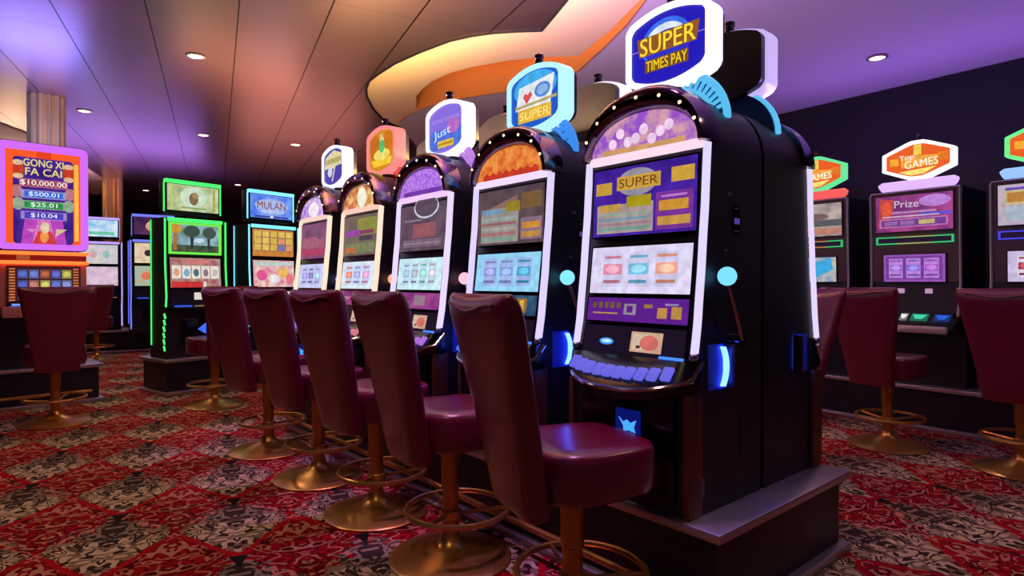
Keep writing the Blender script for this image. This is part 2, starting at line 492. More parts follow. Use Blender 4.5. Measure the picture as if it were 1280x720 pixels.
# 2
P.append(dict(
    upper=[('r', 0, 0, 1, 1, noisy((78, 60, 70), (98, 78, 84), 12)), ('p', [(.04, .62), (.62, .86), (.62, .62)], (140, 105, 95)), ('r', .05, .04, .64, .66, (150, 145, 140)), ('r', .45, .58, .66, .76, (150, 130, 40)), ('r', .68, .6, .97, .88, (120, 90, 55)),
           ('r', .68, .06, .98, .44, (140, 110, 130)), ('r', .7, .25, .96, .36, (205, 140, 60)), ('r', .7, .1, .96, .2, (190, 140, 70))] +
          [('r', .07, .08 + .09 * k, .62, .13 + .09 * k, c) for k, c in enumerate([(130, 165, 150), (170, 110, 110), (170, 165, 160), (150, 100, 100), (150, 165, 160)])] + [('r', .07, .56, .4, .64, (110, 150, 185))],
    reels=reels(3, (150, 215, 250), (165, 185, 235), [(140, 150, 215), (130, 160, 225), (70, 165, 205)]),
    belly=[('r', 0, 0, 1, 1, noisy((24, 56, 92), (48, 92, 124), 18)), ('r', .72, .12, .86, .85, (150, 110, 40)), ('r', .76, .2, .82, .75, (225, 175, 70)), ('r', .05, .5, .4, .56, (110, 150, 170))],
    bar=em((245, 222, 255), 1.0), strip=em((222, 208, 255), 1.05),
    topper=(noisy((215, 95, 40), (240, 150, 70), 30), [('p', [(.1, .06)] + [(.1 + .8 * k / 16, .2 + (.1 if k % 2 else 0)) for k in range(17)] + [(.9, .06)], (205, 60, 35))]),
    crown=em((60, 140, 240), 1.0), crown_back=pm('blue_acrylic', (30, 90, 150), .3), crown_kind='beads',
    led=em((178, 235, 255), 1.15), signbg=(30, 90, 200), ball=(130, 225, 255), btn=(80, 120, 240),
    sign=[('e', .5, .7, .44, .28, (70, 175, 240)), ('p', [(.1, .36), (.82, .36), (.9, .84), (.18, .76)], (235, 240, 250)), ('e', .66, .62, .16, .13, (90, 140, 220)), ('e', .66, .62, .11, .085, (150, 190, 240)),
          ('p', [(.34, .44), (.26, .58), (.31, .64), (.36, .6), (.42, .65), (.46, .58)], (225, 80, 80)), ('r', .16, .12, .84, .36, (235, 185, 60)), ('t', 'SUPER', .5, .24, .6, .15, 0, (255, 235, 140)), ('p', [(.1, .38), (.95, .42), (.95, .47), (.1, .43)], (190, 170, 110))]))
# 3
P.append(dict(
    upper=[('r', 0, 0, 1, 1, noisy((80, 62, 80), (104, 82, 98), 10)), ('e', .58, .92, .27, .24, (205, 205, 225)), ('e', .58, .94, .245, .22, (92, 75, 92)), ('r', 0, .98, 1, 1, (80, 60, 80)), ('r', .3, .28, .8, .58, (150, 88, 96)), ('r', .08, .08, .92, .24, (120, 100, 120)), ('r', .1, .64, .5, .68, (130, 120, 140)), ('r', .1, .14, .9, .17, (160, 130, 140))],
    reels=reels(4, (205, 240, 250), (195, 225, 245), [(150, 180, 220), (165, 170, 185), (140, 205, 190), (200, 190, 205)]),
    belly=[('r', 0, 0, 1, 1, noisy((126, 44, 120), (160, 70, 140), 14)), ('r', .45, .2, .7, .85, (150, 120, 140)), ('r', .1, .5, .35, .7, (120, 35, 90))],
    bar=em((245, 205, 255), 1.0), strip=em((232, 215, 255), 1.05),
    topper=(noisy((150, 85, 215), (200, 140, 240), 60), [('p', [(.1, .06)] + [(.1 + .8 * k / 12, .24) for k in range(13)] + [(.9, .06)], (120, 60, 175))]),
    crown=em((200, 135, 235), .9), crown_back=pm('violet_acrylic', (110, 70, 160), .3), crown_kind='beads',
    led=em((246, 232, 255), 1.2), signbg=(135, 110, 225), ball=(255, 190, 210), btn=(190, 120, 240),
    sign=[('r', .03, .1, .97, .5, (80, 115, 225)), ('r', .08, .66, .9, .74, (165, 130, 240)), ('e', .72, .52, .17, .16, (190, 110, 200)), ('t', 'Just', .4, .42, .5, .22, .12, (205, 235, 255)), ('r', .28, .12, .74, .27, (235, 195, 70)), ('r', .3, .17, .72, .22, (190, 140, 40))]))
# 4
P.append(dict(
    upper=[('r', 0, 0, 1, 1, noisy((98, 88, 84), (120, 108, 84), 10)), ('r', .42, .5, .98, .92, (140, 140, 60)), ('r', .05, .48, .5, .64, (150, 70, 160)), ('r', .5, .52, .9, .62, (130, 60, 90)), ('r', .48, .36, .88, .48, (80, 60, 80)), ('r', .06, .06, .94, .3, (120, 130, 90)), ('r', .06, .06, .4, .2, (190, 110, 60))],
    reels=reels(3, (220, 235, 250), (200, 215, 245), [(235, 130, 100), (150, 160, 235), (235, 150, 190)]),
    belly=[('r', 0, 0, 1, 1, noisy((120, 40, 100), (160, 70, 130), 12)), ('r', .1, .4, .5, .6, (190, 120, 150))],
    bar=em((255, 205, 190), 1.0), strip=em((255, 226, 205), 1.05),
    topper=(noisy((200, 110, 60), (245, 200, 130), 22), [('e', .55, .48, .13, .42, (255, 250, 225)), ('p', [(.12, .06), (.3, .06), (.33, .45)], (225, 110, 90))]),
    crown=em((235, 80, 65), .9), crown_back=pm('red_acrylic', (150, 40, 40), .3), crown_kind='beads',
    led=em((250, 138, 138), 1.05), signbg=(215, 140, 30), ball=(255, 170, 130), btn=(235, 130, 150),
    sign=[('e', .25, .6, .24, .3, (200, 110, 20)), ('e', .75, .65, .22, .28, (215, 120, 10)), ('p', [(.08, .3), (.92, .3), (.85, .14), (.2, .12)], (255, 205, 50)), ('e', .5, .4, .32, .14, (255, 225, 110)), ('r', .43, .38, .6, .8, (235, 220, 130)), ('e', .52, .6, .11, .16, (90, 195, 110)), ('e', .5, .84, .06, .06, (235, 190, 130))]))
# 5
P.append(dict(
    upper=[('r', 0, 0, 1, 1, noisy((112, 62, 104), (140, 84, 118), 10)), ('r', .08, .3, .92, .62, (165, 95, 120)), ('r', .05, .08, .95, .28, (175, 60, 100)), ('e', .75, .68, .14, .16, (120, 80, 110)), ('e', .25, .7, .1, .12, (100, 70, 90))],
    reels=reels(3, (205, 210, 250), (190, 190, 240), [(150, 150, 220), (110, 110, 170), (160, 200, 225)]),
    belly=[('r', 0, 0, 1, 1, noisy((110, 40, 140), (150, 70, 160), 12)), ('r', .2, .4, .7, .6, (170, 110, 180))],
    bar=em((255, 210, 200), 1.0), strip=em((255, 232, 205), 1.05),
    topper=(noisy((170, 120, 215), (230, 200, 240), 18), [('e', .5, .4, .2, .35, (255, 240, 250))]),
    crown=em((150, 125, 245), .8), crown_back=pm('indigo_acrylic', (80, 70, 150), .3), crown_kind='slats',
    led=em((250, 238, 250), 1.15), signbg=(70, 60, 170), ball=(200, 190, 255), btn=(150, 110, 240),
    sign=[('p', [(.04, .48), (.96, .52), (.92, .82), (.5, .96), (.08, .8)], (225, 215, 165)), ('r', .1, .6, .9, .74, (190, 175, 110)), ('e', .32, .38, .12, .14, (220, 220, 235)), ('t', '7', .5, .3, .22, .42, 0, (225, 215, 195))]))

FL = ['arched slot machine nearest the camera, sign reading SUPER in yellow letters',
      'arched slot machine with a pale blue lit sign showing a white card and red heart',
      'middle arched slot machine with lilac topper glass and white lit sign of purple art',
      'arched slot machine with pinkish red sign border and golden sign picture',
      'farthest arched slot machine of the central row, white sign with cream and violet art']
BLb = ['slot machine at the back of the nearest SUPER machine, its sign turned away',
       'slot machine at the back of the blue signed machine with the red heart',
       'slot machine at the back of the lilac topped middle machine',
       'slot machine at the back of the red bordered golden sign machine',
       'slot machine at the back of the farthest central row machine']
import copy as _copy
for i in range(5):
    c = bank(.374 + .723 * i, .131)
    arch_slot(FL[i], (c.x, c.y, PLZ), rzB, P[i], 'arched slot machines facing the aisle')
    c = bank(.374 + .723 * i, .985 - .131)
    arch_slot(BLb[i], (c.x, c.y, PLZ), rzB + PI, P[(i + 1) % 5] if i else dict(P[0], led=em((200, 180, 245), 1.0)), 'arched slot machines on the far side of the island')

# plinth of the island
def plinth(label, origin, rz, x0, x1, depth, rail=True, trim=STEEL, zt=PLZ):
    t = thing('machine_plinth', label, 'plinth', (origin[0], origin[1], 0), rz)
    mb = MB(); mb.box(x0 + .035, x1 - .035, .035, depth - .035, 0, zt - .03, BLACK); mb.build('base', t)
    mb = MB(); mb.box(x0, x1, 0, depth, zt - .032, zt, trim, .008); mb.build('top_ledge', t)
    mb = MB(); mb.box(x0, x1, 0, depth, 0, .035, trim, .006); mb.build('kick_strip', t)
    if rail:
        mb = MB(); mb.tube([(x0 + .1, -.03, .11), (x1 - .1, -.03, .11)], .014, BRASS, 10)
        n = max(2, int((x1 - x0) / .8))
        for k in range(n + 1):
            x = x0 + .15 + (x1 - x0 - .3) * k / n
            mb.tube([(x, -.03, .11), (x, .04, .11)], .009, BRASS, 8)
        mb.build('foot_rail', t)
    return t
plinth('long black plinth with steel edge under the central island of arched machines', (C0.x, C0.y), rzB, -3.66, 0, .985)

# ------------------------------------------------------------------ stools
def sup(n, a, b, e=4.0):
    pts = []
    for k in range(n):
        t = 2 * PI * k / n; c, s = math.cos(t), math.sin(t)
        pts.append((a * math.copysign(abs(c) ** (2 / e), c), b * math.copysign(abs(s) ** (2 / e), s)))
    return pts
def make_stool():
    t = thing('bar_stool', '', 'stool', (0, 0, 0), 0, 'burgundy gaming stools')
    mb = MB(); mb.lathe([(.235, 0), (.24, .008), (.232, .014), (.15, .03), (.07, .055), (.04, .08), (.033, .1)], (0, 0, 0), BRASS, 48); mb.build('base', t, sharp=50)
    mb = MB(); mb.lathe([(.031, .09), (.031, .27), (.036, .275), (.038, .46)], (0, 0, 0), BRASS2, 24); mb.build('pole', t)
    ringp = [(.2 * math.cos(2 * PI * k / 48), .03 + .2 * math.sin(2 * PI * k / 48), .19) for k in range(48)]
    mb = MB(); mb.tube(ringp, .011, BRASS, 8, closed=True)
    for k in (8, 24, 40): mb.tube([(0, 0, .17), ringp[k]], .008, BRASS, 6)
    mb.lathe([(.04, .155), (.044, .16), (.044, .185), (.04, .19)], (0, 0, 0), BRASS, 20)
    mb.build('foot_ring', t)
    # seat
    rings = []
    for z, k in ((.455, .86), (.46, .95), (.475, .99), (.52, 1.0), (.57, 1.0), (.592, .985), (.602, .95), (.608, .88), (.611, .6), (.612, .2)):
        r = []
        for x, y in sup(40, .195 * k, .195 * k, 3.4):
            dz = .006 * (y / .2) ** 2 - .012 * (1 - (x / .2) ** 2) * (1 if z > .59 else 0)
            r.append((x * (1 - .08 * y / .2), y + .035, z + (dz if z > .5 else 0)))
        rings.append(r)
    mb = MB(); mb.loft(rings, LEATHER); mb.build('seat', t, sharp=70)
    # back: tapered leaning slab with rolled wavy top
    def cen(s): return -.172 - .12 * s - .014 * s * s
    rings = []
    N = 40
    for s in (0, .015, .05, .12, .25, .4, .55, .7, .82, .9, .95, .98, .995, 1.0):
        w = (.135 + .105 * s ** 1.15); th = .048 - .006 * s
        e = 1.0
        if s < .05: e = .86 + .14 * (s / .05) ** .5
        if s > .9: e = max(.05, math.sqrt(max(0, 1 - ((s - .9) / .1) ** 2)))
        r = []
        for x, y in sup(N, w, th, 4.2):
            if s > .9:
                y *= max(.08, e); x *= .93 + .07 * e
            elif s < .05: y *= e; x *= .9 + .1 * e
            u = x / w
            z = .415 + .628 * s
            if s > .6: z -= .007 * math.cos(u * PI + .5) * (s - .6) / .4
            r.append((x, cen(s) + y, z))
        rings.append(r)
    mb = MB(); mb.loft(rings, LEATHER); bk = mb.build('backrest', t, sharp=75)
    pp = []
    for k in range(21):
        u = -1 + 2 * k / 20; s = .945
        pp.append((u * .178, cen(s) - .0395, .415 + .628 * s - .011 * math.cos(u * PI + .5)))
    mb = MB(); mb.tube(pp, .0055, PIPING, 6); mb.build('piping', bk)
    return t
proto = make_stool()
def rz_of(dx, dy): return math.atan2(-dx, dy)
def fx(px, d): return ((px - 640) / F * d, d)
STO = [((.185, 1.86), 24, 'nearest burgundy stool, in front of the SUPER machine, seat glossy and purple lit'),
       ((-.241, 2.38), 33, 'burgundy stool second from the camera, facing the pale blue signed machine'),
       ((-.637, 2.85), 43, 'burgundy stool facing the middle lilac topped machine of the central row'),
       ((-1.07, 3.36), 46, 'burgundy stool facing the machine with the red bordered golden sign'),
       ((-1.565, 3.90), 50, 'burgundy stool facing the farthest arched machine of the central row')]
used = [False]
def stool(x, y, rz, label):
    if not used[0]:
        used[0] = True; proto.location = (x, y, 0); proto.rotation_euler = (0, 0, rz); proto['label'] = label; return proto
    return dup(proto, (x, y, 0), rz, label)
for (x, y), a, lb in STO:
    a = R(a); stool(x, y, rz_of(math.cos(a), math.sin(a)), lb)
stool(-2.61, 5.33, rz_of(-.8, .6), 'burgundy stool facing the green lit machine, half hidden by a nearer stool')
stool(-3.50, 4.65, rz_of(-.66, .75), 'burgundy stool with its back to the camera facing the purple framed jackpot machine')
stool(-5.78, 8.45, rz_of(-.5, .86), 'distant burgundy stool seen just right of the stool at the jackpot machine')
stool(2.486, 4.02, rz_of(.88, .47), 'burgundy stool facing the wall machine with the white bordered Top Games sign')
stool(2.91, 3.46, rz_of(.8, .6), 'burgundy stool at the right edge facing the machine with green edged sign')
pbk = bank(.62, 1.65); stool(pbk.x, pbk.y, rz_of(-V.x, -V.y), 'burgundy stool behind the end of the central island, mostly hidden by it')

# ------------------------------------------------------------------ tall twin screen cabinets on the left
def tall_slot(label, loc, rz, led, p, group, dashes=True, zp=.345):
    t = thing('slot_machine', label, 'slot machine', (loc[0], loc[1], zp), rz, group)
    mb = MB(); HW = .29
    prof = [(.0, 0), (-.01, .1), (.0, .42), (-.13, .5), (-.13, .53), (-.02, .62), (.0, .8), (.0, 1.74), (.3, 1.74), (.3, 0)]
    for x0, x1 in ((-HW, -HW + .02), (HW - .02, HW)):
        pr = [(-.03, 0), (-.03, .1), (.0, .35), (-.05, .5), (-.055, .6), (-.03, .9), (-.03, 1.36), (.3, 1.36), (.3, 0)]
        b = MB(); b.prism(pr, x0, x1, BLACK); b.bm.transform(Matrix(((0, 1, 0, 0), (1, 0, 0, 0), (0, 0, 1, 0), (0, 0, 0, 1))))
        mb.merge(b.bm, BLACK)
    mb.box(-HW + .02, HW - .02, .0, .3, 0, 1.36, BLACK)
    cab = mb.build('cabinet', t)
    bmesh_fix(cab)
    # light strips on both side panels
    for s in (-1, 1):
        pts = [(s * (HW + .004), y, z) for y, z in ((-.032, .06), (-.03, .2), (-.005, .36), (-.045, .5), (-.058, .6), (-.036, .9), (-.034, 1.35))]
        if dashes:
            mb = MB(); mb.tube(pts[4:], .009, led, 8)
            mb.tube([pts[3], pts[4]], .009, led, 8)
            for k in range(6):
                z = .08 + k * .062; mb.tube([(s * (HW + .004), -.034 + .02 * math.sin(z * 8), z), (s * (HW + .004), -.012 + .02 * math.sin(z * 8), z + .045)], .010, led, 8)
        else:
            mb = MB(); mb.tube(pts, .009, led, 8)
        mb.build('light_strip', cab)
        mb = MB(); mb.tube([(s * (HW + .003), .27, .12), (s * (HW + .003), .27, 1.35)], .006, led, 6); mb.build('light_strip', cab)
    w = .5
    # topper
    mb = MB(); mb.box(-.27, .27, .03, .16, 1.4, 1.73, BLACK, .01); mb.box(-.05, .05, .06, .14, 1.34, 1.42, DARKGREY); tp = mb.build('topper', t)
    mb = MB(); mb.box(-.272, .272, .0, .05, 1.7, 1.735, led, .006)
    mb.build('topper_light', tp)
    for s in (-1, 1):
        mb = MB(); mb.box(min(s * .272, s * .278), max(s * .272, s * .278), .02, .04, 1.42, 1.7, led); mb.build('topper_strip', tp)
    screen('topper_screen', t, w, .255, (0, .018, 1.565), 0, p['top'])
    mb = MB(); mb.box(-.268, .268, -.035, .0, 1.325, 1.36, led, .006); mb.build('light_bar', t)
    screen('upper_screen', t, .49, .29, (0, -.015, 1.165), 0, p['mid'])
    if p.get('frame'):
        mb = MB(); o = [(-.255, 1.01), (.255, 1.01), (.255, 1.32), (-.255, 1.32)]; i = [(-.232, 1.032), (.232, 1.032), (.232, 1.298), (-.232, 1.298)]
        mb.ring(o, i, -.03, -.014, p['frame']); mb.build('screen_frame', t)
    screen('reel_screen', t, .49, .29, (0, -.028, .83), -.06, p['low'])
    mb = MB(); mb.box(-.26, .26, -.12, .01, .46, .5, BLACKGLOSS, .008); mb.box(-.26, .26, -.05, .0, .5, .66, BLACK)
    deck = mb.build('button_deck', t)
    mb = MB(); mb.box(-.03, .17, -.062, -.05, .565, .635, em((225, 215, 200), 1.0)); mb.build('card_display', deck)
    mb = MB(); mb.box(-.22, -.08, -.118, -.05, .5, .512, em((40, 90, 235), 1.1), .004); mb.build('button', deck)
    for k in range(6):
        mb = MB(); mb.box(-.04 + k * .045, -.005 + k * .045, -.11, -.07, .5, .51, em((190, 150, 110), .5), .004); mb.build('button', deck)
    mb = MB(); mb.box(-.14, .14, -.012, 0, .12, .38, BLACKGLOSS, .006); mb.prism([(.02, .27), (.1, .22), (.1, .33)], -.018, -.012, em((50, 90, 255), 1.6)); mb.build('lower_door', cab)
    return t
def bmesh_fix(o):
    b = bmesh.new(); b.from_mesh(o.data); bmesh.ops.recalc_face_normals(b, faces=b.faces[:]); b.to_mesh(o.data); b.free()

grn = em((70, 245, 110), 1.3)
forest = [('r', 0, 0, 1, 1, noisy((90, 120, 110), (150, 190, 205), 9)), ('r', 0, 0, 1, .28, noisy((40, 60, 50), (80, 96, 66), 16)), ('p', [(.06, .1), (.14, .1), (.13, .9), (.08, .9)], (180, 110, 60)),
          ('r', .4, .15, .46, .85, (40, 50, 50)), ('e', .43, .75, .16, .2, (60, 80, 70)), ('r', .74, .15, .79, .85, (44, 54, 54)), ('e', .78, .72, .14, .2, (66, 84, 76)), ('e', .12, .82, .12, .16, (200, 150, 60)), ('e', .58, .45, .1, .08, (190, 220, 235))]
gp = dict(top=[('r', 0, 0, 1, 1, noisy((150, 170, 110), (205, 220, 175), 8)), ('e', .5, .55, .26, .4, (205, 225, 200)), ('r', .06, .05, .12, .95, (190, 200, 120)), ('r', .88, .05, .93, .95, (170, 170, 90)), ('e', .5, .48, .09, .24, (130, 105, 70)), ('e', .53, .62, .06, .12, (165, 140, 95)), ('r', .25, .1, .75, .16, (140, 170, 110))],
          mid=forest, frame=em((120, 235, 80), 1.0),
          low=[('r', 0, 0, 1, 1, noisy((150, 90, 100), (190, 150, 130), 14)), ('r', .02, 0, .62, .2, (205, 50, 50)), ('r', .64, .02, .7, .2, (235, 225, 215)), ('r', .3, .8, .8, .95, (205, 120, 120))] +
              [('r', .03 + k * .19, .3, .2 + k * .19, .74, (232, 226, 216)) for k in range(5)] + [('e', .115 + k * .19, .5, .055, .13, [(225, 160, 130), (120, 170, 200), (70, 110, 120), (150, 120, 130), (200, 190, 190)][k]) for k in range(5)])
gx, gy = -3.15, 6.04
tall_slot('green lit tall slot machine with a forest scene on its screen', (gx, gy), R(53.1), grn, gp, 'tall twin screen machines in the left bank')
cyan = em((130, 230, 250), 1.3)
bp = dict(top=[('r', 0, 0, 1, 1, noisy((70, 110, 225), (120, 160, 245), 8)), ('e', .5, .5, .38, .36, (150, 175, 245)), ('e', .5, .56, .4, .24, (175, 190, 240)), ('t', 'MULAN', .5, .55, .68, .3, 0, (130, 70, 70)), ('r', .25, .24, .78, .33, (190, 205, 245)), ('r', .1, .03, .9, .1, (60, 60, 160)), ('e', .5, .07, .04, .06, (235, 235, 250))],
          mid=[('r', 0, 0, 1, 1, (205, 130, 60)), ('r', .03, .2, .97, .95, (150, 110, 90))] + [('r', .04 + .19 * a, .22 + .25 * b, .2 + .19 * a, .44 + .25 * b, [(225, 190, 90), (230, 195, 95), (220, 180, 80), (120, 120, 180), (220, 150, 110)][(a + (b if a > 2 else 0)) % 5]) for a in range(5) for b in range(3)],
          low=[('r', 0, 0, 1, 1, noisy((215, 110, 150), (235, 215, 195), 14)), ('r', .03, .8, .97, .95, (190, 205, 200)), ('e', .2, .45, .13, .2, (225, 90, 150)), ('e', .5, .3, .12, .16, (240, 230, 240)), ('e', .72, .55, .14, .2, (235, 185, 100)), ('e', .88, .3, .1, .2, (230, 120, 130))])
tall_slot('tall slot machine with pale blue light bars reading MULAN on top', (-2.635, 6.7), R(53.1), cyan, bp, 'tall twin screen machines in the left bank', dashes=True)
q = Vector((gx, gy)) + Vector((.6, .8)) * -.33 + Vector((.8, -.6)) * .1
plinth('black plinth with steel edge under the green and blue tall machines', (q.x, q.y), R(53.1), 0, 1.5, .58, rail=False, zt=.345)

np_ = dict(top=[('r', 0, 0, 1, 1, noisy((120, 190, 230), (220, 235, 245), 7)), ('r', .1, .12, .9, .3, (110, 200, 170))],
           mid=[('r', 0, 0, 1, 1, noisy((190, 195, 205), (220, 205, 200), 12)), ('e', .35, .5, .1, .2, (205, 170, 180)), ('e', .7, .5, .1, .2, (150, 190, 190))],
           low=[('r', 0, 0, 1, 1, noisy((200, 170, 200), (225, 200, 215), 10))])
tall_slot('distant slot machine with white screens behind the jackpot machine', (-6.32, 9.3), R(38), em((190, 160, 255), 1.1), np_, 'distant tall machines', False)
op_ = dict(top=[('r', 0, 0, 1, 1, noisy((50, 25, 70), (90, 50, 90), 6)), ('e', .55, .5, .25, .35, (225, 170, 130)), ('e', .75, .3, .16, .2, (200, 130, 120))], frame=None,
           mid=[('r', 0, 0, 1, 1, noisy((215, 180, 150), (235, 215, 190), 10)), ('e', .35, .5, .1, .16, (60, 40, 50)), ('e', .6, .3, .1, .14, (200, 110, 90))],
           low=[('r', 0, 0, 1, 1, noisy((190, 170, 120), (150, 190, 190), 10)), ('e', .3, .5, .13, .2, (225, 120, 90))])
tall_slot('distant slot machine with blue violet strips left of the green one', (-5.3, 9.0), R(38), em((110, 120, 255), 1.2), op_, 'distant tall machines', False)
plinth('distant low black plinth under the far left machines', (-6.9, 8.65), R(38), 0, 2.3, .6, rail=False, zt=.345)

# ------------------------------------------------------------------ jackpot machine at the left edge
def jackpot():
    rz = R(45); c = Vector((-4.06, 5.28))
    t = thing('jackpot_machine', 'large slot machine with purple framed jackpot screen listing $10,000.00', 'slot machine', (c.x, c.y, .345), rz)
    z0, z1 = 1.015, 1.925; hw = .315
    def rr(hw, a, b, r):
        pts = []
        for cx, cz, s in ((hw - r, b - r, 0), (-hw + r, b - r, 1), (-hw + r, a + r, 2), (hw - r, a + r, 3)):
            for k in range(6):
                an = PI / 2 * (s + k / 5); pts.append((cx + r * math.cos(an), cz + r * math.sin(an)))
        return pts
    mb = MB(); mb.prism(rr(hw + .006, z0 - .006, z1 + .012, .05), .012, .12, BLACK); mb.box(-.12, .12, .05, .12, .95, 1.03, DARKGREY); top = mb.build('jackpot_display', t)
    mb = MB(); mb.ring(rr(hw, z0, z1, .05), rr(hw - .055, z0 + .05, z1 - .065, .01), -.03, .03, em((205, 105, 245), 1.1)); mb.build('outer_glow_frame', top)
    mb = MB(); mb.ring(rr(hw - .055, z0 + .05, z1 - .065, .01), rr(hw - .105, z0 + .05, z1 - .12, .03), -.015, .02, em((250, 90, 35), 1.0))
    mb.box(.215, .245, -.018, -.01, 1.1, 1.78, em((255, 190, 70), 1.0)); mb.box(-.05, .05, -.02, -.012, 1.8, 1.86, em((240, 70, 30), .9))
    mb.build('inner_frame', top)
    W, Hh = .42, .76; zc = (z0 + .05 + z1 - .12) / 2
    sh = [('r', 0, 0, 1, 1, noisy((44, 20, 120), (80, 40, 150), 6)), ('p', [(.12, 0), (.88, 0), (.8, .34), (.2, .34)], (190, 70, 190)), ('p', [(.3, 0), (.7, 0), (.6, .3), (.4, .3)], (215, 120, 190)),
          ('e', .08, .84, .1, .1, (205, 60, 40)), ('e', .92, .84, .1, .1, (205, 60, 40)), ('e', .08, .92, .09, .03, (225, 190, 150)), ('e', .92, .92, .09, .03, (225, 190, 150)), ('e', .08, .77, .09, .03, (225, 190, 150)), ('e', .92, .77, .09, .03, (225, 190, 150)),
          ('e', .06, .6, .09, .07, (190, 120, 130)), ('e', .94, .6, .09, .07, (190, 120, 130)), ('e', .08, .46, .1, .07, (150, 170, 150)), ('e', .92, .46, .1, .07, (150, 170, 150))]
    sh += [('t', 'GONG XI', .5, .925, .68, .085, 0, (150, 110, 40)), ('t', 'GONG XI', .5, .93, .66, .08, 0, (235, 225, 150)), ('t', 'FA CAI', .5, .825, .62, .085, 0, (150, 110, 40)), ('t', 'FA CAI', .5, .83, .6, .08, 0, (235, 225, 150)),
           ('r', .1, .655, .9, .745, (190, 110, 130)), ('r', .13, .665, .87, .735, (150, 60, 90)), ('t', '$10,000.00', .5, .7, .76, .065, 0, (255, 245, 235)),
           ('r', .12, .53, .88, .62, (170, 150, 190)), ('r', .18, .54, .82, .61, (50, 110, 225)), ('t', '$500.01', .5, .575, .5, .055, 0, (235, 245, 255)),
           ('r', .12, .41, .88, .5, (150, 170, 140)), ('r', .18, .42, .82, .49, (40, 150, 80)), ('t', '$25.01', .5, .455, .44, .055, 0, (235, 255, 240)),
           ('r', .12, .29, .88, .38, (150, 130, 200)), ('r', .18, .3, .82, .37, (80, 60, 190)), ('t', '$10.04', .5, .335, .44, .055, 0, (240, 235, 255)),
           ('p', [(.3, 0), (.72, 0), (.62, .16), (.4, .16)], (215, 60, 60)), ('e', .5, .1, .07, .07, (235, 150, 80)), ('e', .51, .2, .075, .06, (235, 210, 170)), ('p', [(.68, .1), (.88, .19), (.7, .19)], (235, 205, 160)), ('p', [(.2, .18), (.36, .18), (.3, .14)], (225, 150, 200))]
    screen('jackpot_screen', top, W, Hh, (0, .0, zc), 0, sh)
    # body
    mb = MB(); mb.box(-.3, .3, .03, .36, 0, .97, BLACK, .006)
    mb.box(-.305, .305, .0, .05, .52, .98, ROSE, .006); body = mb.build('cabinet', t)
    for z in (.985, .905):
        mb = MB(); mb.box(-.31, .31, -.085, .02, z - .014, z + .014, em((255, 105, 45), 2.0), .006); mb.build('light_bar', body)
    mb = MB(); mb.box(-.3, .3, -.008, 0, .922, .97, pm('maroon_panel', (110, 35, 50), .4)); mb.box(-.19, -.1, -.011, -.008, .925, .967, em((190, 90, 50), .7)); mb.build('trim_panel', body)
    cols = [(90, 110, 200), (110, 130, 205), (190, 100, 70), (100, 110, 210), (205, 195, 90), (90, 100, 190), (205, 130, 120), (215, 205, 110), (110, 120, 210), (140, 150, 210), (110, 110, 190), (205, 120, 80), (120, 130, 200), (210, 200, 110), (100, 110, 200)]
    sh = [('r', 0, 0, 1, 1, (60, 22, 30))] + [('r', .02, .08 * k + .03, .1, .08 * k + .07, (215, 120, 60)) for k in range(12)] + [('r', .9, .08 * k + .03, .98, .08 * k + .07, (215, 120, 60)) for k in range(12)]
    for i in range(15):
        a, b = i % 5, i // 5; x = .13 + a * .152; y = .66 - b * .3
        sh += [('r', x, y, x + .135, y + .25, dim(cols[i], .75)), ('e', x + .067, y + .125, .055, .08, cols[i])]
    screen('reel_screen', body, .5, .3, (0, -.016, .72), 0, sh)
    mb = MB(); mb.box(-.3, .3, -.16, .02, .44, .53, pm('rose_deck', (205, 130, 135), .4), .01)
    deck = mb.build('button_deck', t)
    mb = MB(); mb.box(-.26, -.12, -.09, -.01, .532, .56, BLACKGLOSS, .006); mb.box(-.23, -.16, -.095, -.08, .54, .556, em((90, 150, 255), 1.3)); mb.build('bill_slot', deck)
    for k in range(8):
        mb = MB(); mb.box(-.25 + k * .062, -.2 + k * .062, -.15, -.11, .53, .54, em((120, 80, 190), .6), .004); mb.build('button', deck)
    q = c + Vector((.7071, .7071)) * .42 * 1.0
    return t
jackpot()
plinth('low black plinth with steel edge under the purple framed jackpot machine', (-3.76 - .7071 * 1.9 + .04, 5.58 - .7071 * 1.9 - .04), R(45), 0, 1.9, .5, rail=True, zt=.345)

